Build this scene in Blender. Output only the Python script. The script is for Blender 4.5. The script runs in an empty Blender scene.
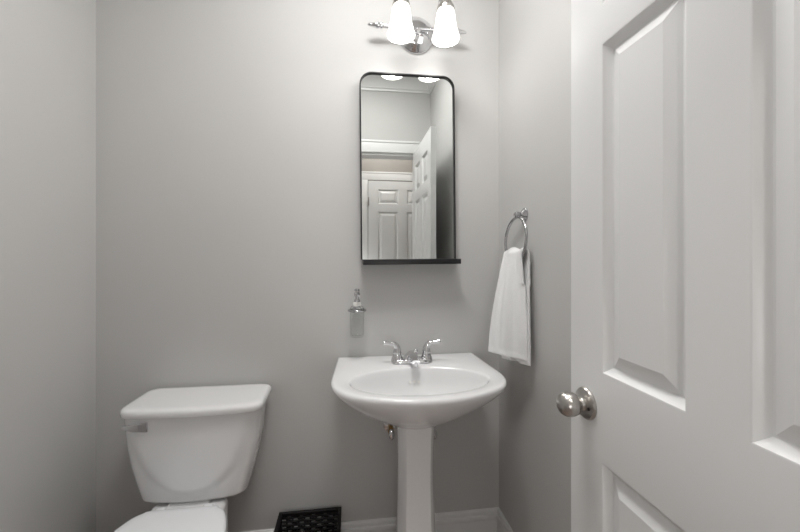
import bpy, bmesh, math, random
from mathutils import Vector, Matrix

random.seed(4)
PI = math.pi
SC = bpy.context.scene
COL = SC.collection

# ------------------------------------------------------------------ camera
cd = bpy.data.cameras.new('camera')
cd.sensor_width = 36.0
cd.lens = 36.0 * 365.0 / 800.0
cd.shift_y = -10.5 / 800.0
cd.clip_start = 0.01
cam = bpy.data.objects.new('camera', cd)
COL.objects.link(cam)
cam.location = (0.0, 0.0, 1.26)
cam.rotation_euler = (PI / 2, 0.0, -math.atan(49.0 / 365.0))
SC.camera = cam

# ------------------------------------------------------------------ world, exposure
w = bpy.data.worlds.new('world')
SC.world = w
w.use_nodes = True
w.node_tree.nodes['Background'].inputs[0].default_value = (0.8, 0.85, 0.9, 1)
w.node_tree.nodes['Background'].inputs[1].default_value = 0.05
SC.view_settings.view_transform = 'Standard'
SC.view_settings.look = 'None'
SC.view_settings.gamma = 1.0
SC.view_settings.use_curve_mapping = False
SC.view_settings.exposure = 0.16

SHADE_E = 1.05      # glow of the frosted shades
BULB_W = 0.45        # bulb inside each shade
BATH_FILL_E = 28.0       # glow of the added bathroom fill disc
HALL_FILL_W = 20.0        # point light added under the hall disc
fd = bpy.data.lights.new('added_low_fill', 'POINT')   # unseen fill light added low in the hall, no fixture
fd.energy = 7.5
fd.shadow_soft_size = 0.05
fo = bpy.data.objects.new('added_low_fill', fd)
COL.objects.link(fo)
fo.location = (-0.06, -0.84, 0.95)

# ------------------------------------------------------------------ materials
def mat(name, col, rough=0.5, metal=0.0, noise=0.0, nscale=40.0, bump=0.0, bscale=300.0,
        spec=0.5, coat=0.0):
    m = bpy.data.materials.new(name)
    m.use_nodes = True
    nt = m.node_tree
    b = nt.nodes['Principled BSDF']
    b.inputs['Base Color'].default_value = (*col, 1)
    b.inputs['Roughness'].default_value = rough
    b.inputs['Metallic'].default_value = metal
    b.inputs['Specular IOR Level'].default_value = spec
    b.inputs['Coat Weight'].default_value = coat
    b.inputs['Coat Roughness'].default_value = 0.05
    tc = nt.nodes.new('ShaderNodeTexCoord')
    if noise > 0:
        n = nt.nodes.new('ShaderNodeTexNoise')
        n.inputs['Scale'].default_value = nscale
        n.inputs['Detail'].default_value = 4
        nt.links.new(tc.outputs['Object'], n.inputs['Vector'])
        r = nt.nodes.new('ShaderNodeValToRGB')
        r.color_ramp.elements[0].position = 0.3
        r.color_ramp.elements[1].position = 0.7
        r.color_ramp.elements[0].color = (*[c * (1 - noise) for c in col], 1)
        r.color_ramp.elements[1].color = (*[min(1, c * (1 + noise)) for c in col], 1)
        nt.links.new(n.outputs['Fac'], r.inputs['Fac'])
        nt.links.new(r.outputs['Color'], b.inputs['Base Color'])
    if bump > 0:
        n2 = nt.nodes.new('ShaderNodeTexNoise')
        n2.inputs['Scale'].default_value = bscale
        n2.inputs['Detail'].default_value = 3
        nt.links.new(tc.outputs['Object'], n2.inputs['Vector'])
        bp = nt.nodes.new('ShaderNodeBump')
        bp.inputs['Strength'].default_value = bump
        bp.inputs['Distance'].default_value = 0.002
        nt.links.new(n2.outputs['Fac'], bp.inputs['Height'])
        nt.links.new(bp.outputs['Normal'], b.inputs['Normal'])
    return m

WALL = mat('greige wall paint', (0.575, 0.569, 0.558), 0.62, noise=0.012, nscale=3, bump=0.06, bscale=180, spec=0.3)
HALLW = mat('taupe hall paint', (0.35, 0.325, 0.30), 0.5, noise=0.012, nscale=3, bump=0.06, bscale=180)
CEIL = mat('ceiling paint', (0.72, 0.71, 0.69), 0.7, bump=0.08, bscale=120)
TRIM = mat('white trim paint', (0.80, 0.80, 0.795), 0.32, bump=0.02, bscale=60)
DOORM = mat('white door paint', (0.80, 0.80, 0.80), 0.34, bump=0.03, bscale=90)
PORC = mat('white porcelain', (0.84, 0.84, 0.845), 0.12, noise=0.004, nscale=2, coat=0.4)
PLAST = mat('white seat plastic', (0.85, 0.86, 0.88), 0.22, noise=0.004, nscale=2)
CHROME = mat('polished chrome', (0.74, 0.74, 0.755), 0.08, 1.0, noise=0.01, nscale=8)
NICKEL = mat('satin nickel', (0.50, 0.48, 0.455), 0.30, 1.0, noise=0.03, nscale=60)
NICK2 = mat('brushed grey chrome', (0.50, 0.50, 0.51), 0.16, 1.0, noise=0.02, nscale=30)
BRASS = mat('worn brass', (0.45, 0.30, 0.13), 0.3, 1.0, noise=0.15, nscale=60)
BLACK = mat('black frame metal', (0.012, 0.012, 0.013), 0.35, noise=0.1, nscale=90)
MIRR = mat('mirror silver', (0.735, 0.75, 0.735), 0.0, 1.0)
WICK = mat('black wicker', (0.006, 0.005, 0.005), 0.6, noise=0.35, nscale=120, spec=0.3)
WBASE = mat('reddish brown basket floor', (0.06, 0.018, 0.012), 0.5, noise=0.3, nscale=60)
HOSE = mat('braided steel', (0.35, 0.34, 0.33), 0.35, 1.0, noise=0.3, nscale=700)
DARKH = mat('dark keyhole', (0.01, 0.01, 0.01), 0.5)
LIQ = mat('white pump cap', (0.80, 0.79, 0.76), 0.3)

def towel_mat():
    m = mat('white terry cloth', (0.84, 0.84, 0.84), 0.95, noise=0.05, nscale=350, bump=0.9, bscale=420, spec=0.1)
    m.node_tree.nodes['Principled BSDF'].inputs['Sheen Weight'].default_value = 0.3
    return m
TOWEL = towel_mat()

def shade_mat(e, name='lit frosted glass'):
    m = bpy.data.materials.new(name)
    m.use_nodes = True
    nt = m.node_tree
    b = nt.nodes['Principled BSDF']
    b.inputs['Base Color'].default_value = (0.9, 0.89, 0.87, 1)
    b.inputs['Roughness'].default_value = 0.35
    b.inputs['Emission Color'].default_value = (1.0, 0.99, 0.975, 1)
    b.inputs['Emission Strength'].default_value = e
    return m
SHADE = shade_mat(SHADE_E)
BULB = shade_mat(4.0, 'lit bulb')

def glass_mat():
    m = bpy.data.materials.new('clear glass')
    m.use_nodes = True
    nt = m.node_tree
    nt.nodes.clear()
    out = nt.nodes.new('ShaderNodeOutputMaterial')
    mix = nt.nodes.new('ShaderNodeMixShader')
    tr = nt.nodes.new('ShaderNodeBsdfTransparent')
    tr.inputs[0].default_value = (0.985, 0.99, 0.988, 1)
    gl = nt.nodes.new('ShaderNodeBsdfGlossy')
    gl.inputs['Roughness'].default_value = 0.03
    lw = nt.nodes.new('ShaderNodeLayerWeight')
    lw.inputs[0].default_value = 0.5
    pw = nt.nodes.new('ShaderNodeMath'); pw.operation = 'POWER'; pw.inputs[1].default_value = 3.0
    ad = nt.nodes.new('ShaderNodeMath'); ad.operation = 'MULTIPLY_ADD'; ad.inputs[1].default_value = 0.6; ad.inputs[2].default_value = 0.03
    nt.links.new(lw.outputs['Facing'], pw.inputs[0])
    nt.links.new(pw.outputs[0], ad.inputs[0])
    nt.links.new(ad.outputs[0], mix.inputs[0])
    nt.links.new(tr.outputs[0], mix.inputs[1])
    nt.links.new(gl.outputs[0], mix.inputs[2])
    nt.links.new(mix.outputs[0], out.inputs[0])
    return m
GLASS = glass_mat()

def wood_mat():
    m = mat('wood planks', (0.36, 0.25, 0.19), 0.35)
    nt = m.node_tree
    b = nt.nodes['Principled BSDF']
    tc = nt.nodes.new('ShaderNodeTexCoord')
    mp = nt.nodes.new('ShaderNodeMapping')
    br = nt.nodes.new('ShaderNodeTexBrick')
    br.inputs['Scale'].default_value = 1.0
    br.inputs['Brick Width'].default_value = 1.2
    br.inputs['Row Height'].default_value = 0.125
    br.inputs['Mortar Size'].default_value = 0.0015
    br.inputs['Color1'].default_value = (0.48, 0.37, 0.315, 1)
    br.inputs['Color2'].default_value = (0.40, 0.30, 0.25, 1)
    br.inputs['Mortar'].default_value = (0.02, 0.012, 0.008, 1)
    nt.links.new(tc.outputs['Object'], mp.inputs['Vector'])
    nt.links.new(mp.outputs['Vector'], br.inputs['Vector'])
    nz = nt.nodes.new('ShaderNodeTexNoise')
    mp2 = nt.nodes.new('ShaderNodeMapping')
    mp2.inputs['Scale'].default_value = (2, 40, 1)
    nt.links.new(tc.outputs['Object'], mp2.inputs['Vector'])
    nt.links.new(mp2.outputs['Vector'], nz.inputs['Vector'])
    mx = nt.nodes.new('ShaderNodeMixRGB')
    mx.blend_type = 'MULTIPLY'
    mx.inputs[0].default_value = 0.5
    nt.links.new(br.outputs['Color'], mx.inputs[1])
    nt.links.new(nz.outputs['Fac'], mx.inputs[2])
    nt.links.new(mx.outputs[0], b.inputs['Base Color'])
    return m
WOOD = wood_mat()

# ------------------------------------------------------------------ mesh helpers
def link(name, bm, m, parent=None, smooth=35.0, loc=None, rot=None):
    me = bpy.data.meshes.new(name)
    bmesh.ops.recalc_face_normals(bm, faces=bm.faces[:])
    bm.to_mesh(me)
    bm.free()
    me.materials.append(m)
    if smooth:
        for p in me.polygons:
            p.use_smooth = True
        me.set_sharp_from_angle(angle=math.radians(smooth))
    o = bpy.data.objects.new(name, me)
    COL.objects.link(o)
    if parent is not None:
        o.parent = parent
    if loc is not None:
        o.location = loc
    if rot is not None:
        o.rotation_euler = rot
    return o

def NB():
    return bmesh.new()

def box(bm, x0, x1, y0, y1, z0, z1, bev=0.0, seg=2):
    r = bmesh.ops.create_cube(bm, size=1.0)
    vs = r['verts']
    for v in vs:
        v.co = Vector((x0 + (v.co.x + 0.5) * (x1 - x0), y0 + (v.co.y + 0.5) * (y1 - y0), z0 + (v.co.z + 0.5) * (z1 - z0)))
    if bev > 0:
        es = list({e for v in vs for e in v.link_edges})
        bmesh.ops.bevel(bm, geom=es, offset=bev, segments=seg, affect='EDGES', profile=0.5)
    return vs

def loft(bm, rings, cap0=True, cap1=True, closed=True):
    vr = [[bm.verts.new(p) for p in r] for r in rings]
    n = len(vr[0])
    for a, b in zip(vr[:-1], vr[1:]):
        for i in range(n if closed else n - 1):
            j = (i + 1) % n
            bm.faces.new((a[i], a[j], b[j], b[i]))
    if cap0:
        bm.faces.new(vr[0])
    if cap1:
        bm.faces.new(vr[-1])
    return vr

def lathe(bm, prof, origin=(0, 0, 0), axis=(0, 0, 1), n=40, cap0=True, cap1=True):
    """prof = [(radius, height)...] about axis through origin."""
    q = Vector((0, 0, 1)).rotation_difference(Vector(axis).normalized())
    o = Vector(origin)
    rings = []
    for r, hh in prof:
        r = max(r, 1e-5)
        rings.append([o + q @ Vector((r * math.cos(2 * PI * i / n), r * math.sin(2 * PI * i / n), hh)) for i in range(n)])
    return loft(bm, rings, cap0, cap1)

def tube(bm, pts, rad, n=14, closed=False):
    pts = [Vector(p) for p in pts]
    rs = rad if isinstance(rad, (list, tuple)) else [rad] * len(pts)
    k = len(pts)
    rings = []
    up = None
    for i, p in enumerate(pts):
        if closed:
            t = pts[(i + 1) % k] - pts[i - 1]
        else:
            t = pts[min(i + 1, k - 1)] - pts[max(i - 1, 0)]
        t.normalize()
        if up is None:
            a = Vector((0, 0, 1)) if abs(t.z) < 0.9 else Vector((1, 0, 0))
            up = (a - t * a.dot(t)).normalized()
        else:
            up = (up - t * up.dot(t)).normalized()
        s = t.cross(up)
        rings.append([p + (up * math.cos(2 * PI * j / n) + s * math.sin(2 * PI * j / n)) * rs[i] for j in range(n)])
    if closed:
        rings.append(rings[0])
        vr = [[bm.verts.new(p) for p in r] for r in rings[:-1]]
        for i in range(k):
            a, b = vr[i], vr[(i + 1) % k]
            for j in range(n):
                bm.faces.new((a[j], a[(j + 1) % n], b[(j + 1) % n], b[j]))
    else:
        loft(bm, rings)

def spline(pts, m=8):
    pts = [Vector(p) for p in pts]
    out = []
    for i in range(len(pts) - 1):
        p0 = pts[max(i - 1, 0)]; p1 = pts[i]; p2 = pts[i + 1]; p3 = pts[min(i + 2, len(pts) - 1)]
        for j in range(m):
            t = j / m
            out.append(0.5 * ((2 * p1) + (p2 - p0) * t + (2 * p0 - 5 * p1 + 4 * p2 - p3) * t * t + (3 * p1 - p0 - 3 * p2 + p3) * t ** 3))
    out.append(pts[-1])
    return out

def interp(x, tab):
    if x <= tab[0][0]:
        return tab[0][1]
    for (a, b), (c, d) in zip(tab[:-1], tab[1:]):
        if x <= c:
            t = (x - a) / (c - a)
            return b + (d - b) * t
    return tab[-1][1]

def thing(name, label, cat, loc=(0, 0, 0), group=None):
    o = bpy.data.objects.new(name, None)
    o.empty_display_size = 0.05
    COL.objects.link(o)
    o.location = loc
    return tag(o, label, cat, group)

def tag(o, label, cat, group=None):
    o['label'] = label
    o['category'] = cat
    if group:
        o['group'] = group
    return o

def struct(o):
    o['kind'] = 'structure'
    return o

def sub(name, bm, m, parent, base, **k):
    """a part whose mesh was built in world coordinates, parented to an Empty at base."""
    bmesh.ops.translate(bm, verts=bm.verts[:], vec=-Vector(base))
    return link(name, bm, m, parent, **k)

# ------------------------------------------------------------------ room shell
XL, XR, YF, YB, ZC = -0.974, 0.652, 0.08, 1.55, 2.74
HX0, HX1, HY = -1.10, 1.60, -1.00
OX0, OX1, OZ = -0.175, 0.540, 2.094         # doorway in the front wall
T = 0.10

bm = NB(); box(bm, HX0 - T, HX1 + T, HY - T, YB + T, -T, 0); struct(link('floor', bm, WOOD, smooth=0))
bm = NB(); box(bm, HX0 - T, HX1 + T, HY - T, YB + T, ZC, ZC + T); struct(link('ceiling', bm, CEIL, smooth=0))
bm = NB(); box(bm, XL - T, XR + T, YB, YB + T, 0, ZC); struct(link('wall_back', bm, WALL, smooth=0))
bm = NB(); box(bm, XL - T, XL, YF - 0.13, YB, 0, ZC); struct(link('wall_left', bm, WALL, smooth=0))
bm = NB(); box(bm, XR, XR + T, YF - 0.13, YB, 0, ZC); struct(link('wall_right', bm, WALL, smooth=0))
bm = NB()
box(bm, XL, OX0, YF - 0.125, YF, 0, ZC)
box(bm, OX1, XR, YF - 0.125, YF, 0, ZC)
box(bm, OX0, OX1, YF - 0.125, YF, OZ, ZC)
struct(link('wall_front', bm, WALL, smooth=0))
bm = NB(); box(bm, HX0 - T, HX1 + T, HY - T, HY, 0, ZC); struct(link('wall_hall_back', bm, HALLW, smooth=0))
bm = NB(); box(bm, HX0 - T, HX0, HY, YF - 0.13, 0, ZC); struct(link('wall_hall_left', bm, HALLW, smooth=0))
bm = NB(); box(bm, HX1, HX1 + T, HY, YF - 0.13, 0, ZC); struct(link('wall_hall_right', bm, HALLW, smooth=0))
bm = NB()
box(bm, HX0, XL - T, YF - 0.125, YF, 0, ZC)
box(bm, XR + T, HX1, YF - 0.125, YF, 0, ZC)
struct(link('wall_hall_front', bm, HALLW, smooth=0))

# baseboards: profile (distance out of the wall, height)
BPROF = [(0.0, 0.0), (0.014, 0.0), (0.014, 0.098), (0.016, 0.102), (0.0175, 0.110), (0.016, 0.118), (0.0085, 0.1195), (0.0085, 0.1255), (0.0115, 0.129), (0.0105, 0.137), (0.006, 0.141), (0.0, 0.142)]
def run(name, a, b, nrm, prof, m, m0=0.0, m1=0.0, z0=0.0):
    """extrude prof from a to b (x,y); nrm points into the room; m0/m1 mitre the ends."""
    bm = NB()
    a = Vector((*a, 0)); b = Vector((*b, 0)); n = Vector((*nrm, 0)); d = (b - a).normalized()
    r0 = [a + n * o + d * (o * m0) + Vector((0, 0, z0 + z)) for o, z in prof]
    r1 = [b + n * o - d * (o * m1) + Vector((0, 0, z0 + z)) for o, z in prof]
    loft(bm, [r0, r1])
    return struct(link(name, bm, m, smooth=25))
run('baseboard_back', (XL, YB), (XR, YB), (0, -1), BPROF, TRIM, 1, 1)
run('baseboard_left', (XL, YF), (XL, YB), (1, 0), BPROF, TRIM, 1, 1)
run('baseboard_right', (XR, YF + 0.02), (XR, YB), (-1, 0), BPROF, TRIM, 0, 1)
run('baseboard_front', (XL, YF), (OX0 - 0.10, YF), (0, 1), BPROF, TRIM, 1, 0)

# crown moulding around the bathroom ceiling
CPROF = [(0.0, 0.0), (0.010, 0.0), (0.012, 0.014), (0.022, 0.020), (0.030, 0.045), (0.055, 0.085), (0.085, 0.112), (0.092, 0.130), (0.105, 0.134), (0.105, 0.146), (0.0, 0.146)]
bm = NB()
rings = []
for (cx, cy, sx, sy) in ((XL, YF, 1, 1), (XR, YF, -1, 1), (XR, YB, -1, -1), (XL, YB, 1, -1), (XL, YF, 1, 1)):
    rings.append([Vector((cx + sx * o, cy + sy * o, ZC - 0.146 + z)) for o, z in CPROF])
loft(bm, rings, False, False)
bmesh.ops.remove_doubles(bm, verts=bm.verts[:], dist=1e-5)
struct(link('trim_crown', bm, TRIM, smooth=25))

# door casings
def casing(name, x0, x1, z1, y, sgn, wd=0.098, xmax=9.0):
    """frame of flat casing with a raised outer band on a wall face at y."""
    bm = NB()
    t = 0.018 * sgn
    def pc(a, b, c, d, dep):
        ya, yb = sorted((y, y + dep))
        box(bm, a, b, ya, yb, c, d, 0.003)
    r1 = min(x1 + wd, xmax)
    pc(x0 - wd, x0, 0, z1, t); pc(x1, r1, 0, z1, t); pc(x0 - wd, r1, z1, z1 + wd, t)
    pc(x0 - wd, x0 - wd + 0.018, 0, z1 + wd, t * 1.35); pc(x0 - wd, r1, z1 + wd - 0.018, z1 + wd, t * 1.35)
    pc(r1 - 0.018, r1, 0, z1 + wd, t * 1.35)
    return struct(link(name, bm, TRIM, smooth=30))
casing('trim_doorway', OX0, OX1, OZ, YF, 1, xmax=XR - 0.002)
bm = NB()                                            # jamb lining of the doorway
box(bm, OX0, OX0 + 0.018, YF - 0.125, YF, 0, OZ); box(bm, OX1 - 0.018, OX1, YF - 0.125, YF, 0, OZ)
box(bm, OX0 + 0.018, OX1 - 0.018, YF - 0.125, YF, OZ - 0.018, OZ)
struct(link('trim_jamb', bm, TRIM, smooth=0))

# ------------------------------------------------------------------ six-panel doors
def door_mesh(W, H, th, stile, mull, zs):
    """local: u = x across from 0..W, z up, front face at y=0 facing -y, back at y=th."""
    bm = NB()
    pw = (W - 2 * stile - mull) / 2
    us = [0, stile, stile + pw, stile + pw + mull, stile + 2 * pw + mull, W]
    zz = [0] + [z for p in zs for z in p] + [H]
    steps = [(0.0, 0.0), (0.0030, 0.0010), (0.0050, 0.0045), (0.013, 0.0125), (0.016, 0.0140), (0.019, 0.0140), (0.045, 0.0030)]
    for face in (0, 1):
        def P(u, z, dep):
            return bm.verts.new((u, dep if face == 0 else th - dep, z))
        for i in range(5):
            for j in range(len(zz) - 1):
                u0, u1, z0, z1 = us[i], us[i + 1], zz[j], zz[j + 1]
                if i in (1, 3) and j % 2 == 1:
                    rs = [[P(u0 + s, z0 + s, d), P(u1 - s, z0 + s, d), P(u1 - s, z1 - s, d), P(u0 + s, z1 - s, d)] for s, d in steps]
                    for a, b in zip(rs[:-1], rs[1:]):
                        for k in range(4):
                            bm.faces.new((a[k], a[(k + 1) % 4], b[(k + 1) % 4], b[k]))
                    bm.faces.new(rs[-1])
                else:
                    bm.faces.new((P(u0, z0, 0), P(u1, z0, 0), P(u1, z1, 0), P(u0, z1, 0)))
    for (u0, u1) in zip(us[:-1], us[1:]):
        for z in (0, H):
            bm.faces.new([bm.verts.new(p) for p in ((u0, 0, z), (u1, 0, z), (u1, th, z), (u0, th, z))])
    for (z0, z1) in zip(zz[:-1], zz[1:]):
        for u in (0, W):
            bm.faces.new([bm.verts.new(p) for p in ((u, 0, z0), (u, 0, z1), (u, th, z1), (u, th, z0))])
    bmesh.ops.remove_doubles(bm, verts=bm.verts[:], dist=1e-5)
    return bm

ZB = 0.012
ZP = [(0.235 - ZB, 0.8444 - ZB), (1.0216 - ZB, 1.6863 - ZB), (1.7625 - ZB, 1.965 - ZB)]
DY1 = 0.777          # free edge of the open door
DW = 0.668
door = link('door_1', door_mesh(DW, 2.078 - ZB, 0.035, 0.102, 0.087, ZP), DOORM, smooth=20,
            loc=(0.50, DY1, ZB), rot=(0, 0, -PI / 2))
struct(door)
# local x runs from the free edge towards the hinge, local -y points into the room

def knob(parent, x, z, sgn, y0):
    """door knob; sgn -1 = on the front face (towards local -y)."""
    ax = (0, sgn, 0)
    bm = NB()
    lathe(bm, [(0.0335, 0.0), (0.0335, 0.003), (0.031, 0.0065), (0.022, 0.0095), (0.0165, 0.011)], (x, y0, z), ax, 40)
    rose = link('knob_rose', bm, NICKEL, parent)
    bm = NB()
    lathe(bm, [(0.0165, 0.010), (0.0125, 0.013), (0.0112, 0.017), (0.0125, 0.020), (0.0185, 0.0235), (0.0225, 0.028), (0.0248, 0.0335), (0.0257, 0.040), (0.0252, 0.0465), (0.0230, 0.053), (0.0190, 0.0585), (0.0135, 0.062), (0.007, 0.0638), (0.001, 0.0642)], (x, y0, z), ax, 40)
    kb = link('door_knob', bm, NICKEL, parent, smooth=60)
    bm = NB()
    lathe(bm, [(0.0035, 0.0), (0.0035, 0.0012)], (x + 0.021, y0 + sgn * 0.0098, z - 0.004), ax, 16)
    link('keyhole', bm, DARKH, rose)
    return kb
knob(door, 0.0555, 0.944 - ZB, -1, 0.0)
knob(door, 0.0555, 0.944 - ZB, 1, 0.035)

# hall door across the hall, hinged on its left as the mirror shows it
hx0, hx1 = 0.187, 0.187 + 0.76
hd = link('door_2', door_mesh(0.76, 2.078 - ZB, 0.03, 0.105, 0.095, [(0.235 - ZB, 0.8444 - ZB), (1.0216 - ZB, 1.745 - ZB), (1.825 - ZB, 1.99 - ZB)]), DOORM, smooth=20,
          loc=(hx1, HY + 0.034, ZB), rot=(0, 0, PI))
struct(hd)
for z in (0.25, 1.05, 1.84):
    bm = NB()
    tube(bm, [(0.757, -0.008, z - 0.045), (0.757, -0.008, z + 0.045)], 0.007, 12)
    link('hinge', bm, NICKEL, hd)
knob(hd, 0.06, 0.944 - ZB, -1, 0.0)
casing('trim_hall_doorway', hx0 - 0.004, hx1 + 0.004, 2.094, HY, 1, 0.09)
run('baseboard_hall', (HX0, HY), (hx0 - 0.10, HY), (0, 1), BPROF, TRIM)

# ------------------------------------------------------------------ added ceiling discs, unseen fill for hall and bathroom
def fill_disc(base, label, e, r):
    t = thing('added_ceiling_disc', label, 'fill light', base)
    bm = NB(); lathe(bm, [(r + 0.02, 0), (r + 0.02, -0.022), (r + 0.012, -0.028), (r + 0.002, -0.028), (r, -0.022), (r, -0.010), (0.001, -0.010)], base, n=48); sub('base_plate', bm, NICKEL, t, base)
    bm = NB(); lathe(bm, [(r - 0.001, -0.012), (r - 0.002, -0.022), (r * 0.9, -0.0245), (0.001, -0.026)], base, n=48)
    sub('diffuser', bm, shade_mat(e, 'added fill disc'), t, base, smooth=60)
fill_disc((0.35, -0.50, ZC), 'small round flat disc added out of view on the hall ceiling as fill light', 1.0, 0.15)  # added to brighten the hall, never in view
fill_disc((0.06, 0.80, ZC), 'wide round flat disc added out of view above the toilet and sink as fill light', BATH_FILL_E, 0.24)  # made-up source, main fill for the bathroom walls
ld = bpy.data.lights.new('added_hall_fill', 'POINT'); ld.energy = HALL_FILL_W; ld.shadow_soft_size = 0.03; ld.color = (1, 0.97, 0.94)  # point light added below the hall disc for more fill
lo = bpy.data.objects.new('added_hall_fill', ld); COL.objects.link(lo); lo.location = (0.35, -0.50, ZC - 0.07)

# ------------------------------------------------------------------ toilet
TX = -0.5365
base = (TX, 1.40, 0.0)
tl = thing('toilet', 'white two piece toilet with closed lid against the back wall', 'toilet', base)

def rrect(hw, yf, yb, r, bow, n=24, cx=TX, taper=0.0):
    """closed plan outline: rounded rectangle whose front edge bows out by `bow`."""
    pts = []
    def arc(px_, py_, a0, a1):
        for i in range(n // 4 + 1):
            a = a0 + (a1 - a0) * i / (n // 4)
            pts.append((px_ + r * math.cos(a), py_ + r * math.sin(a)))
    m = 26
    arc(hw - r, yb - r, PI / 2, 0)
    arc(hw - r, yf + r, 0, -PI / 2)
    for i in range(1, m):
        pts.append((hw - r - (2 * (hw - r)) * i / m, yf))
    arc(-hw + r, yf + r, -PI / 2, -PI)
    arc(-hw + r, yb - r, PI, PI / 2)
    out = []
    ym = (yf + yb) / 2
    for x, y in pts:
        if y < ym:
            y -= bow * (1 - (x / hw) ** 2) * min(1, (ym - y) / (ym - yf - r * 0.99) if ym - yf > r else 1)
        out.append((cx + x * (1 - taper * max(0, y - yf) / (yb - yf)), y))
    return out

# tank with its raised arch on the front
bm = NB()
HWT = [(0.407, 0.152), (0.411, 0.166), (0.420, 0.177), (0.475, 0.193), (0.53, 0.206), (0.60, 0.218), (0.66, 0.224), (0.72, 0.227)]
YFT = [(0.407, 1.372), (0.411, 1.361), (0.420, 1.355), (0.475, 1.353), (0.53, 1.349), (0.60, 1.346), (0.72, 1.342)]
rings = []
zl = [0.407, 0.409, 0.411, 0.415, 0.420] + [0.420 + (0.72 - 0.420) * i / 60 for i in range(1, 61)]
for z in zl:
    hw = interp(z, HWT)
    yf = interp(z, YFT)
    ring = []
    for x, y in rrect(hw, yf, 1.535, 0.035, 0.018, taper=0.06, cx=TX - 0.010):
        if y < yf + 0.03:
            u = (x - TX + 0.010) / 0.196
            v = (0.735 - z) / 0.290
            q = math.sqrt(u * u + v * v)
            k = 1 / (1 + math.exp((q - 1) / 0.018))
            y -= 0.008 * k
        ring.append(Vector((x, y, z)))
    rings.append(ring)
loft(bm, rings)
sub('tank', bm, PORC, tl, base, smooth=50)
# tank lid
bm = NB()
rings = []
for z, ins in ((0.716, 0.012), (0.717, 0.003), (0.720, 0.0), (0.733, 0.0), (0.739, 0.002), (0.743, 0.007), (0.745, 0.014), (0.7455, 0.03)):
    rings.append([Vector((x, y, z)) for x, y in rrect(0.233 - ins, 1.322 + ins, 1.540 - ins, 0.040 - min(ins, 0.02) * 0.6, 0.020, taper=0.015, cx=TX - 0.006)])
loft(bm, rings)
sub('tank_lid', bm, PORC, tl, base, smooth=50)
# flush lever
fl = NB()
lathe(fl, [(0.014, 0), (0.014, 0.006), (0.010, 0.010), (0.008, 0.022), (0.001, 0.023)], (-0.730, 1.354, 0.690), (0, -1, 0), 20)
fl_o = sub('flush_lever', fl, CHROME, tl, base)
bm = NB()
rings = []
for i in range(13):
    q = i / 12
    x = -0.752 + 0.078 * q
    hh = 0.006 + 0.012 * q
    y = 1.322 - 0.006 * math.sin(PI * q)
    z = 0.689 - 0.001 * q
    rings.append([Vector((x, y - 0.004, z - hh)), Vector((x, y + 0.003, z - hh)), Vector((x, y + 0.003, z + hh * 0.8)), Vector((x, y - 0.004, z + hh * 0.8))])
loft(bm, rings)
bmesh.ops.bevel(bm, geom=bm.edges[:], offset=0.0012, segments=1, affect='EDGES')
sub('handle', bm, CHROME, fl_o, base)

# bowl
BX = -0.556
LIDO = [(0.0, 0.812), (0.045, 0.816), (0.09, 0.832), (0.13, 0.865), (0.16, 0.915), (0.178, 0.98), (0.184, 1.05), (0.178, 1.13), (0.170, 1.200), (0.145, 1.268), (0.118, 1.295), (0.10, 1.3035), (0.0, 1.304)]
def egg(sc, y_shift=0.0, ysc=1.0, cx=BX, cy=1.06):
    half = spline([(x, y, 0) for x, y in LIDO], 5)
    pts = [(p.x, p.y) for p in half] + [(-p.x, p.y) for p in half[-2:0:-1]]
    return [(cx + x * sc, cy + (y - cy) * ysc + y_shift) for x, y in pts]
bm = NB()
rings = []
for z, sx, sy, ys in ((0.0, 0.66, 0.86, 0.10), (0.02, 0.66, 0.86, 0.10), (0.05, 0.58, 0.80, 0.11), (0.14, 0.55, 0.78, 0.11), (0.22, 0.66, 0.82, 0.085), (0.29, 0.82, 0.91, 0.04), (0.345, 0.95, 0.985, 0.008), (0.365, 0.985, 1.0, 0.0), (0.380, 0.98, 0.995, 0.0), (0.385, 0.95, 0.975, 0.0)):
    rings.append([Vector((x, y, z)) for x, y in egg(sx, ys, sy)])
loft(bm, rings)
sub('bowl', bm, PORC, tl, base, smooth=50)
bm = NB()
box(bm, BX - 0.122, BX + 0.122, 1.20, 1.385, 0.0, 0.400, 0.018, 4)
box(bm, BX - 0.07, BX + 0.07, 1.34, 1.50, 0.0, 0.406, 0.01, 2)
sub('rear_deck', bm, PORC, tl, base, smooth=50)
bm = NB()
loft(bm, [[Vector((x, y, z)) for x, y in egg(s, 0, s2)] for z, s, s2 in ((0.386, 0.96, 0.97), (0.388, 0.985, 0.985), (0.398, 0.985, 0.985), (0.401, 0.96, 0.97))])
sub('seat', bm, PLAST, tl, base, smooth=50)
bm = NB()
loft(bm, [[Vector((x, y, z)) for x, y in egg(s, 0, s2)] for z, s, s2 in ((0.402, 0.975, 0.98), (0.404, 1.0, 1.0), (0.413, 1.0, 1.0), (0.418, 0.985, 0.99), (0.421, 0.95, 0.965), (0.4225, 0.85, 0.90), (0.423, 0.5, 0.6))])
sub('seat_lid', bm, PLAST, tl, base, smooth=50)
for sx in (-1, 1):
    bm = NB(); box(bm, BX + sx * 0.075 - 0.016, BX + sx * 0.075 + 0.016, 1.300, 1.322, 0.400, 0.416, 0.006, 3)
    sub('hinge', bm, PLAST, tl, base)

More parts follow.
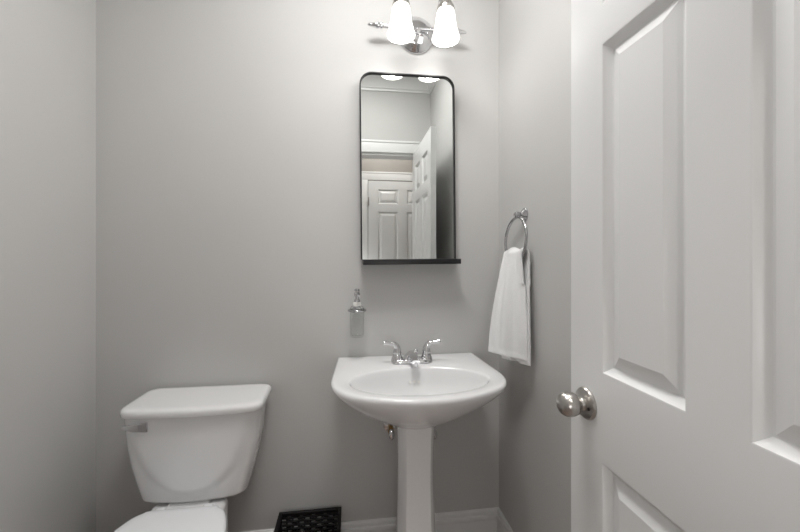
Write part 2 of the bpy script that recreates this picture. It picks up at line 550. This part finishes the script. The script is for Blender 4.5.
# ------------------------------------------------------------------ pedestal sink
SX = 0.2365
base = (SX, 1.30, 0.0)
sk = thing('pedestal_sink', 'white porcelain pedestal sink under the mirror on the back wall', 'sink', base)
CY = 1.25
RIM = [(0.0, 1.048), (0.06, 1.052), (0.12, 1.064), (0.18, 1.085), (0.23, 1.113), (0.268, 1.148), (0.292, 1.19), (0.303, 1.24), (0.3035, 1.29), (0.300, 1.36), (0.296, 1.44), (0.291, 1.547)]
half = [(p.x, p.y) for p in spline([(x, y, 0) for x, y in RIM], 7)]
backp = [(0.291 * (1 - i / 9), 1.547) for i in range(1, 10)]
right = half + backp
outline = right + [(-x, y) for x, y in right[-2:0:-1]]
def rim_ring(ins, z):
    out = []
    for x, y in outline:
        d = Vector((x, y - CY)); L = d.length
        d *= (L - ins) / L
        out.append(Vector((SX + d.x, min(CY + d.y, 1.548), z)))
    return out
def ell_ring(a, b, cy, z):
    out = []
    for x, y in outline:
        th = math.atan2((y - CY), x)
        th = math.atan2(math.sin(th) / 0.72, math.cos(th))
        out.append(Vector((SX + a * math.cos(th), cy + b * math.sin(th), z)))
    return out
def neck_ring(z):
    out = []
    for x, y in outline:
        th = math.atan2(y - CY, x)
        cx_, sy_ = math.cos(th), math.sin(th)
        hw = 0.045
        ry = 0.02 if sy_ < 0 else 0.10
        k = (abs(cx_ / hw) ** 2.4 + abs(sy_ / ry) ** 2.4) ** (-1 / 2.4)
        out.append(Vector((SX - 0.006 + k * cx_, CY + 0.02 + k * sy_, z)))
    return out
bm = NB()
rings = [neck_ring(0.600), neck_ring(0.655)]
for dz, q in ((0.176, 0.02), (0.172, 0.075), (0.162, 0.17), (0.145, 0.28), (0.128, 0.42), (0.108, 0.555), (0.088, 0.68), (0.069, 0.785), (0.050, 0.875), (0.034, 0.94), (0.024, 0.975), (0.017, 0.993)):
    a = rim_ring(0.0, 0.835 - dz); b = neck_ring(0.835 - dz)
    rings.append([p * q + r * (1 - q) for p, r in zip(a, b)])
rings += [rim_ring(0.0, 0.823), rim_ring(0.0005, 0.829), rim_ring(0.003, 0.8335), rim_ring(0.008, 0.8355), rim_ring(0.018, 0.836)]
EA, EB, EC = 0.240, 0.137, 1.236
rings += [ell_ring(EA * 1.035, EB * 1.05, EC, 0.8345), ell_ring(EA * 1.01, EB * 1.012, EC, 0.832), ell_ring(EA * 0.99, EB * 0.985, EC, 0.825),
          ell_ring(EA * 0.96, EB * 0.95, EC + 0.001, 0.806), ell_ring(EA * 0.90, EB * 0.89, EC + 0.002, 0.780), ell_ring(EA * 0.78, EB * 0.79, EC + 0.004, 0.750),
          ell_ring(EA * 0.60, EB * 0.64, EC + 0.006, 0.727), ell_ring(EA * 0.38, EB * 0.45, EC + 0.008, 0.714), ell_ring(0.03, 0.028, EC + 0.01, 0.708), ell_ring(0.02, 0.02, EC + 0.01, 0.703)]
loft(bm, rings)
bas = sub('basin', bm, PORC, sk, base, smooth=60)
bm = NB(); lathe(bm, [(0.024, 0.0), (0.024, 0.003), (0.018, 0.0045), (0.017, 0.001), (0.012, 0.001), (0.010, 0.005), (0.001, 0.006)], (SX, EC + 0.01, 0.7065), n=28)
sub('drain', bm, CHROME, bas, base)
bm = NB()
for k in (-1, 0, 1):
    lathe(bm, [(0.0055, 0), (0.0055, 0.0008)], (SX + k * 0.017, EC + EB * 0.905 - 0.0035, 0.783), (0, -1, 0.75), 14)
sub('overflow', bm, LIQ, bas, base)

# pedestal
bm = NB()
PX = 0.232
rings = []
for z, hw, yf in ((0.0, 0.100, 1.17), (0.012, 0.100, 1.17), (0.03, 0.094, 1.178), (0.09, 0.083, 1.205), (0.18, 0.074, 1.225), (0.27, 0.0695, 1.236), (0.38, 0.0665, 1.243), (0.48, 0.0650, 1.245), (0.56, 0.0655, 1.243), (0.62, 0.0670, 1.240), (0.672, 0.069, 1.234)):
    f = hw * 0.66
    sec = [(-hw * 0.55, yf + 0.19), (-hw, yf + 0.075), (-hw, yf + 0.055), (-hw * 0.98, yf + 0.04), (-f * 1.06, yf + 0.005), (-f * 0.97, yf), (f * 0.97, yf), (f * 1.06, yf + 0.005), (hw * 0.98, yf + 0.04), (hw, yf + 0.055), (hw, yf + 0.075), (hw * 0.55, yf + 0.19)]
    rings.append([Vector((PX + x, y, z)) for x, y in sec])
rr = [[r[i] for r in rings] for i in range(len(rings[0]))]
rr = [spline(c, 3) for c in rr]
rings = [[c[k] for c in rr] for k in range(len(rr[0]))]
loft(bm, rings)
sub('pedestal', bm, PORC, sk, base, smooth=24)

# faucet: centreset body with two lever handles, spout and lift rod
FX, FY, FZ = SX + 0.003, 1.430, 0.836
bm = NB()
rings = []
for z, s in ((0.0, 1.0), (0.010, 1.0), (0.015, 0.94), (0.018, 0.82)):
    ring = []
    for i in range(48):
        a = 2 * PI * i / 48
        cx_, sy_ = math.cos(a), math.sin(a)
        k = (abs(cx_ / 0.082) ** 4 + abs(sy_ / 0.028) ** 4) ** -0.25
        ring.append(Vector((SX + 0.003 + k * cx_ * (s if abs(cx_) < 0.9 else 0.5 + 0.5 * s), FY + k * sy_ * s, FZ + z)))
    rings.append(ring)
loft(bm, rings)
loft(bm, [[Vector((FX + a * hw, FY + b * hd, FZ + z)) for a, b in ((-1, -1), (1, -1), (1, 1), (-1, 1))] for z, hw, hd in ((0.010, 0.036, 0.025), (0.016, 0.033, 0.024), (0.030, 0.020, 0.019), (0.040, 0.012, 0.015), (0.043, 0.009, 0.012))])
fc = sub('faucet', bm, CHROME, sk, base, smooth=50)
bm = NB()
sp = spline([(FX, FY + 0.010, FZ + 0.012), (FX, FY + 0.002, FZ + 0.030), (FX, FY - 0.025, FZ + 0.038), (FX, FY - 0.060, FZ + 0.034), (FX, FY - 0.092, FZ + 0.026)], 6)
rings = []
for i, p in enumerate(sp):
    q = i / (len(sp) - 1)
    hw = 0.0135 + 0.004 * q * q; hh = 0.012 - 0.003 * q
    tg = (sp[min(i + 1, len(sp) - 1)] - sp[max(i - 1, 0)]).normalized()
    up = Vector((1, 0, 0)).cross(tg)
    rings.append([p + Vector((1, 0, 0)) * hw * math.cos(2 * PI * j / 20) + up * hh * math.sin(2 * PI * j / 20) for j in range(20)])
loft(bm, rings)
lathe(bm, [(0.010, 0), (0.010, -0.014), (0.008, -0.016)], (FX, FY - 0.084, FZ + 0.024), n=20)
sub('spout', bm, CHROME, fc, base, smooth=60)
for sx in (-1, 1):
    hx = FX + sx * 0.0585
    bm = NB()
    lathe(bm, [(0.0235, 0.012), (0.0225, 0.020), (0.0185, 0.028), (0.0160, 0.036), (0.0165, 0.040), (0.0165, 0.046), (0.0145, 0.050), (0.0135, 0.060), (0.010, 0.066), (0.001, 0.068)], (hx, FY, FZ), n=28)
    pth = spline([(hx, FY, FZ + 0.048), (hx + sx * 0.003, FY - 0.002, FZ + 0.066), (hx + sx * 0.013, FY - 0.004, FZ + 0.076), (hx + sx * 0.031, FY - 0.006, FZ + 0.079), (hx + sx * 0.056, FY - 0.008, FZ + 0.083)], 6)
    n = len(pth)
    tube(bm, pth, [interp(i / (n - 1), [(0, 0.0125), (0.25, 0.0120), (0.5, 0.0095), (0.72, 0.0078), (0.97, 0.0092), (1, 0.008)]) for i in range(n)], 14)
    sub('handle', bm, CHROME, fc, base, smooth=60)
bm = NB()
tube(bm, [(FX + 0.019, FY + 0.017, FZ + 0.012), (FX + 0.019, FY + 0.017, FZ + 0.03)], 0.0028, 10)
lathe(bm, [(0.003, 0.026), (0.0085, 0.030), (0.0105, 0.038), (0.0085, 0.046), (0.001, 0.049)], (FX + 0.019, FY + 0.017, FZ), n=20)
sub('lift_rod', bm, CHROME, fc, base, smooth=60)

# shut-off valves on the wall behind the pedestal
def valve(x, z, label, sgn):
    base = (x, YB, z)
    t = thing('shutoff_valve', label, 'valve', base, None)
    bm = NB(); lathe(bm, [(0.026, 0), (0.025, 0.004), (0.012, 0.008), (0.008, 0.009)], base, (0, -1, 0), 24); sub('escutcheon', bm, CHROME, t, base)
    bm = NB()
    tube(bm, [(x, YB - 0.006, z), (x, YB - 0.05, z)], 0.0075, 12)
    lathe(bm, [(0.011, 0.04), (0.0135, 0.045), (0.0135, 0.066), (0.011, 0.070)], base, (0, -1, 0), 16)
    tube(bm, [(x, YB - 0.056, z), (x, YB - 0.056, z + 0.028)], 0.009, 12)
    sub('body', bm, BRASS, t, base)
    bm = NB()
    rings = []
    for yy, s in ((-0.072, 0.6), (-0.076, 1.0), (-0.084, 1.0), (-0.088, 0.7)):
        rings.append([Vector((x + s * 0.012 * math.cos(2 * PI * i / 24), YB + yy, z + s * 0.021 * math.sin(2 * PI * i / 24))) for i in range(24)])
    loft(bm, rings)
    sub('handle', bm, CHROME, t, base, smooth=50)
    bm = NB()
    tube(bm, spline([(x, YB - 0.056, z + 0.026), (x + sgn * 0.004, YB - 0.058, z + 0.07), (x + sgn * 0.016, YB - 0.07, z + 0.12), (x + sgn * 0.02, YB - 0.085, z + 0.17)], 6), 0.0055, 10)
    sub('supply_hose', bm, HOSE, t, base, smooth=60)
    return t
valve(0.163, 0.535, 'brass and chrome shut-off valve left of the sink pedestal', 1)
valve(0.340, 0.525, 'small chrome shut-off valve right of the sink pedestal', -1)

# ------------------------------------------------------------------ mirror with ledge
MX, MZ = 0.2425, 1.245
base = (MX, 1.53, MZ)
mr = thing('wall_mirror', 'black framed arched corner mirror with a bottom ledge above the sink', 'mirror', base)
MW, MH, MR = 0.2015, 0.777, 0.052
def mouth(ins, y):
    hw = MW - ins; top = MH - ins; r = max(MR - ins, 0.004)
    pts = [(-hw, 0.0), (hw, 0.0)]
    for i in range(13):
        a = PI / 2 * i / 12
        pts.append((hw - r + r * math.cos(a), top - r + r * math.sin(a)))
    for i in range(13):
        a = PI / 2 + PI / 2 * i / 12
        pts.append((-hw + r + r * math.cos(a), top - r + r * math.sin(a)))
    return [Vector((x, y, z)) for x, z in pts]
bm = NB()
rings = [mouth(0.0, 0.019), mouth(0.0, -0.0185), mouth(0.0008, -0.020), mouth(0.0050, -0.020), mouth(0.0056, -0.0190), mouth(0.0056, -0.012)]
loft(bm, rings + [mouth(0.0056, 0.019), mouth(0.0, 0.019)], False, False)
bmesh.ops.remove_doubles(bm, verts=bm.verts[:], dist=1e-6)
link('frame', bm, BLACK, mr, smooth=40)
bm = NB()
loft(bm, [mouth(0.0054, -0.010), mouth(0.0054, -0.006)])
link('glass', bm, MIRR, mr, smooth=0)
bm = NB()
box(bm, -0.195, 0.207, -0.075, 0.019, -0.021, 0.0, 0.0015, 2)
link('ledge', bm, BLACK, mr)
mr.rotation_euler = (0, math.radians(-0.5), 0)

# ------------------------------------------------------------------ vanity light
LX, LZ = 0.277, 2.207
base = (LX, YB, LZ)
vl = thing('vanity_light', 'two shade chrome bar vanity light on the wall above the mirror', 'wall light', base)
bm = NB()
lathe(bm, [(0.079, 0.0), (0.079, 0.006), (0.075, 0.011), (0.066, 0.014), (0.062, 0.020), (0.048, 0.030), (0.028, 0.037), (0.001, 0.040)], base, (0, -1, 0), 48)
sub('backplate', bm, CHROME, vl, base, smooth=40)
BYv = YB - 0.050
bm = NB()
tube(bm, [(LX - 0.150, BYv, LZ), (LX + 0.150, BYv, LZ)], 0.0085, 18)
tube(bm, [(LX, YB - 0.03, LZ), (LX, BYv, LZ)], 0.013, 16)
for s in (-1, 1):
    lathe(bm, [(0.009, 0.0), (0.013, 0.003), (0.0135, 0.010), (0.010, 0.014), (0.0125, 0.020), (0.0125, 0.026), (0.0095, 0.034), (0.007, 0.050), (0.0045, 0.060), (0.001, 0.063)], (LX + s * 0.147, BYv, LZ), (s, 0, 0), 20)
lathe(bm, [(0.009, 0.0), (0.011, 0.008), (0.006, 0.014), (0.001, 0.020)], (LX, BYv, LZ - 0.006), (0, -0.6, -1), 16)
sub('bar', bm, CHROME, vl, base, smooth=40)
SHY = 1.372
for dx in (-0.0885, 0.0850):
    x = LX + dx
    bm = NB()
    tube(bm, spline([(x, BYv, LZ), (x, BYv - 0.002, LZ + 0.05), (x, BYv - 0.03, LZ + 0.10), (x, SHY + 0.04, LZ + 0.115), (x, SHY + 0.006, LZ + 0.09), (x, SHY, LZ + 0.04)], 8), 0.0055, 12)
    am = sub('arm', bm, CHROME, vl, base, smooth=60)
    bm = NB()
    lathe(bm, [(0.008, 0.052), (0.012, 0.050), (0.020, 0.034), (0.031, 0.012), (0.034, 0.004), (0.033, -0.002)], (x, SHY, LZ), n=32)
    sub('socket_cap', bm, NICKEL, am, base, smooth=50)
    prof = [(0.024, 0.004), (0.0300, 0.000), (0.0345, -0.012), (0.0370, -0.028), (0.0395, -0.050), (0.0430, -0.072), (0.0485, -0.092), (0.0525, -0.104), (0.0540, -0.111), (0.0535, -0.115)]
    inner = [(r - 0.0035, z) for r, z in prof[::-1]]
    inner[-1] = (0.0205, 0.001)
    bm = NB()
    lathe(bm, prof + inner, (x, SHY, LZ), n=48, cap0=False, cap1=False)
    sh = sub('lamp_shade', bm, SHADE, vl, base, smooth=60)
    bm = NB()
    lathe(bm, [(0.001, -0.086), (0.012, -0.083), (0.021, -0.073), (0.0235, -0.060), (0.020, -0.044), (0.013, -0.028), (0.012, -0.004)], (x, SHY, LZ), n=24)
    sub('bulb', bm, BULB, sh, base, smooth=60)
    ld = bpy.data.lights.new('vanity_bulb', 'POINT'); ld.energy = BULB_W; ld.shadow_soft_size = 0.02; ld.color = (1.0, 0.985, 0.965)
    lo = bpy.data.objects.new('vanity_bulb', ld); COL.objects.link(lo); lo.location = (x, SHY, LZ - 0.106)

# ------------------------------------------------------------------ soap dispenser in a wall holder
sx_, sy_, sz_ = 0.0245, 1.497, 1.037
base = (sx_, YB, sz_)
sd = thing('soap_dispenser', 'clear glass soap dispenser in a chrome wall holder below the mirror ledge', 'soap dispenser', base)
bm = NB()
lathe(bm, [(0.017, 0), (0.017, 0.005), (0.008, 0.010)], base, (0, -1, 0), 24)
tube(bm, [(sx_, YB - 0.006, sz_), (sx_, sy_ + 0.034, sz_)], 0.005, 12)
ringp = [(sx_ + 0.0335 * math.cos(2 * PI * i / 40), sy_ + 0.0335 * math.sin(2 * PI * i / 40), sz_) for i in range(40)]
tube(bm, ringp, 0.0048, 10, closed=True)
sub('holder', bm, NICK2, sd, base, smooth=50)
bm = NB()
lathe(bm, [(0.001, -0.108), (0.024, -0.108), (0.028, -0.104), (0.0292, -0.02), (0.0292, 0.006), (0.025, 0.016), (0.015, 0.022), (0.013, 0.021), (0.0235, 0.0145), (0.0270, 0.005), (0.0270, -0.02), (0.0262, -0.098), (0.023, -0.101), (0.001, -0.101)], (sx_, sy_, sz_), n=40)
sub('bottle', bm, GLASS, sd, base, smooth=50)
bm = NB()
lathe(bm, [(0.0165, 0.018), (0.0165, 0.030), (0.013, 0.034), (0.001, 0.035)], (sx_, sy_, sz_), n=24)
cp = sub('collar', bm, LIQ, sd, base, smooth=50)
bm = NB()
lathe(bm, [(0.012, 0.034), (0.012, 0.042), (0.008, 0.046), (0.0075, 0.056), (0.0115, 0.060), (0.012, 0.070), (0.008, 0.074), (0.0105, 0.080), (0.010, 0.086), (0.001, 0.089)], (sx_, sy_, sz_), n=20)
tube(bm, spline([(sx_, sy_, sz_ + 0.068), (sx_ + 0.004, sy_ - 0.018, sz_ + 0.072), (sx_ + 0.006, sy_ - 0.036, sz_ + 0.062)], 6), 0.005, 10)
sub('pump', bm, NICK2, sd, base, smooth=50)

# ------------------------------------------------------------------ towel ring and towel on the right wall
RY, RZ, RX = 1.312, 1.405, 0.620
base = (XR, RY - 0.006, RZ + 0.008)
tr = thing('towel_ring', 'chrome towel ring fixed to the right wall', 'towel ring', base)
bm = NB()
lathe(bm, [(0.027, 0), (0.027, 0.004), (0.022, 0.008), (0.014, 0.013), (0.010, 0.018), (0.0105, 0.022), (0.0125, 0.026), (0.0125, 0.037), (0.008, 0.041), (0.001, 0.042)], base, (-1, 0, 0), 32)
sub('post', bm, NICK2, tr, base, smooth=40)
RR = 0.087
bm = NB()
tube(bm, [(RX + 0.004 - 0.010 * math.sin(PI * 0.5 * (1 - math.cos(2 * PI * i / 64)) * 0.5), RY + RR * math.sin(2 * PI * i / 64), RZ - RR + RR * math.cos(2 * PI * i / 64)) for i in range(64)], 0.0055, 12, closed=True)
sub('ring', bm, NICK2, tr, base, smooth=60)

def towel():
    bm = NB()
    NW, NF = 36, 60
    ztop = 1.266
    grid = []
    for i in range(2 * NF + 9):
        row = []
        for j in range(NW + 1):
            wv = -1 + 2 * j / NW                     # -1 far (towards back wall) .. +1 near
            if i <= NF:                              # front hem up to the ring
                q = i / NF; side = 0; arc = 0
            elif i >= NF + 8:
                q = 1 - (i - NF - 8) / NF; side = 1; arc = 0
            else:
                q = 1.0; side = 0.5; arc = (i - NF) / 8 * PI
            g = q ** 1.6
            if side == 0:
                L0, R0, z0 = Vector((0.524, 1.352)), Vector((0.612, 1.205)), 0.888
            elif side == 1:
                L0, R0, z0 = Vector((0.570, 1.318)), Vector((0.626, 1.205)), 0.872
            if side != 0.5:
                LT = Vector((RX - 0.018 + 0.035 * side, RY + 0.060)); RT = Vector((RX - 0.018 + 0.035 * side, RY - 0.072))
                Lp = L0.lerp(LT, g); Rp = R0.lerp(RT, g)
                p = Lp.lerp(Rp, (wv + 1) / 2)
                z = z0 + (ztop - z0) * q
                if side == 0:
                    z += 0.0
                d = (Rp - Lp).normalized()
                nrm = Vector((-d.y, d.x))
                if nrm.x > 0:
                    nrm = -nrm
                if side == 1:
                    nrm = -nrm
                am = 0.0085 * (0.35 + 0.65 * q) if side == 0 else 0.004
                off = 1.5 * am * (math.sin(wv * 4.6 + 0.7 + 1.1 * (1 - q)) + 0.5 * math.sin(wv * 9.5 + 2.0 - 1.5 * q))
                off += 0.010 * math.sin(PI * min(1, q * 1.05)) * (1 - abs(wv) ** 3) * (1 if side == 0 else 0.3)
                if q < 0.14 and 0.05 < q:
                    off -= 0.0012 * math.sin((q - 0.05) / 0.09 * 3 * PI) ** 2
                if q > 0.7:
                    off = max(off, -0.002)
                p = p + nrm * off
                row.append(Vector((min(p.x, 0.645), p.y, z)))
            else:
                a = grid[NF][j]
                row.append(None)
        grid.append(row)
    for j in range(NW + 1):                          # roll over the ring between the two layers
        a = grid[NF][j]; b = grid[NF + 8][j]
        for i in range(NF + 1, NF + 8):
            t = (i - NF) / 8
            p = a.lerp(b, (1 - math.cos(t * PI)) / 2)
            p = p + Vector((0, 0, (0.016 + 0.006 * math.cos(-2.6 + 5.2 * j / NW * 1.6)) * math.sin(t * PI)))
            grid[i][j] = p
    vv = [[bm.verts.new(p) for p in r] for r in grid]
    for i in range(len(vv) - 1):
        for j in range(NW):
            bm.faces.new((vv[i][j], vv[i][j + 1], vv[i + 1][j + 1], vv[i + 1][j]))
    o = link('hand_towel', bm, TOWEL, smooth=80)
    md = o.modifiers.new('thickness', 'SOLIDIFY'); md.thickness = 0.009; md.offset = 0
    ms = o.modifiers.new('soft', 'SUBSURF'); ms.levels = 1; ms.render_levels = 1
    tag(o, 'white terry hand towel hanging folded through the chrome ring', 'towel')
    return o
towel()

# ------------------------------------------------------------------ black basket on the floor
bx0, bx1, by0, by1, bh = -0.285, -0.042, 1.285, 1.528, 0.222
base = ((bx0 + bx1) / 2, (by0 + by1) / 2, 0.0)
bk = thing('waste_basket', 'black woven square basket on the floor between toilet and sink', 'basket', base)
def bplan(k, z):
    """corner (k) of the slightly tapered basket at height z."""
    tp = 0.012 * (1 - z / bh)
    return [(bx0 + tp, by0 + tp), (bx1 - tp, by0 + tp), (bx1 - tp, by1 - tp), (bx0 + tp, by1 - tp)][k]
bm = NB()
for r in range(14):
    z = 0.014 + r * 0.0142
    for k in range(4):
        a = Vector((*bplan(k, z), z)); b = Vector((*bplan((k + 1) % 4, z), z))
        d = (b - a).normalized(); nn = Vector((d.y, -d.x, 0))
        pts = []
        for i in range(41):
            q = i / 40
            wv = math.sin(q * PI * 10 + (r % 2) * PI) * min(1, 8 * q, 8 * (1 - q))
            pts.append(a.lerp(b, q) - nn * 0.004 + nn * 0.0020 * wv)
        tube(bm, pts, 0.0054, 6)
for k in range(4):
    for i in range(11):
        q = (i + 0.001) / 10
        a0 = Vector((*bplan(k, 0.006), 0.006)).lerp(Vector((*bplan((k + 1) % 4, 0.006), 0.006)), q)
        a1 = Vector((*bplan(k, bh - 0.01), bh - 0.01)).lerp(Vector((*bplan((k + 1) % 4, bh - 0.01), bh - 0.01)), q)
        if i < 10:
            c = (Vector((base[0], base[1], 0)) - Vector((a0.x, a0.y, 0))).normalized() * 0.004
            tube(bm, [a0 + c, a1 + c], 0.003, 6)
sub('woven_side', bm, WICK, bk, base, smooth=60)
bm = NB()
rings = []
for z, o in ((bh - 0.014, -0.003), (bh - 0.002, -0.003), (bh, 0.0), (bh, 0.008), (bh - 0.002, 0.011), (bh - 0.014, 0.011), (bh - 0.014, -0.003)):
    rings.append([Vector((bx0 + o, by0 + o, z)), Vector((bx1 - o, by0 + o, z)), Vector((bx1 - o, by1 - o, z)), Vector((bx0 + o, by1 - o, z))])
loft(bm, rings, False, False)
bmesh.ops.remove_doubles(bm, verts=bm.verts[:], dist=1e-6)
sub('rim', bm, WICK, bk, base, smooth=30)
bm = NB(); box(bm, bx0 + 0.014, bx1 - 0.014, by0 + 0.014, by1 - 0.014, 0.0, 0.008, 0.002)
sub('base', bm, WBASE, bk, base)
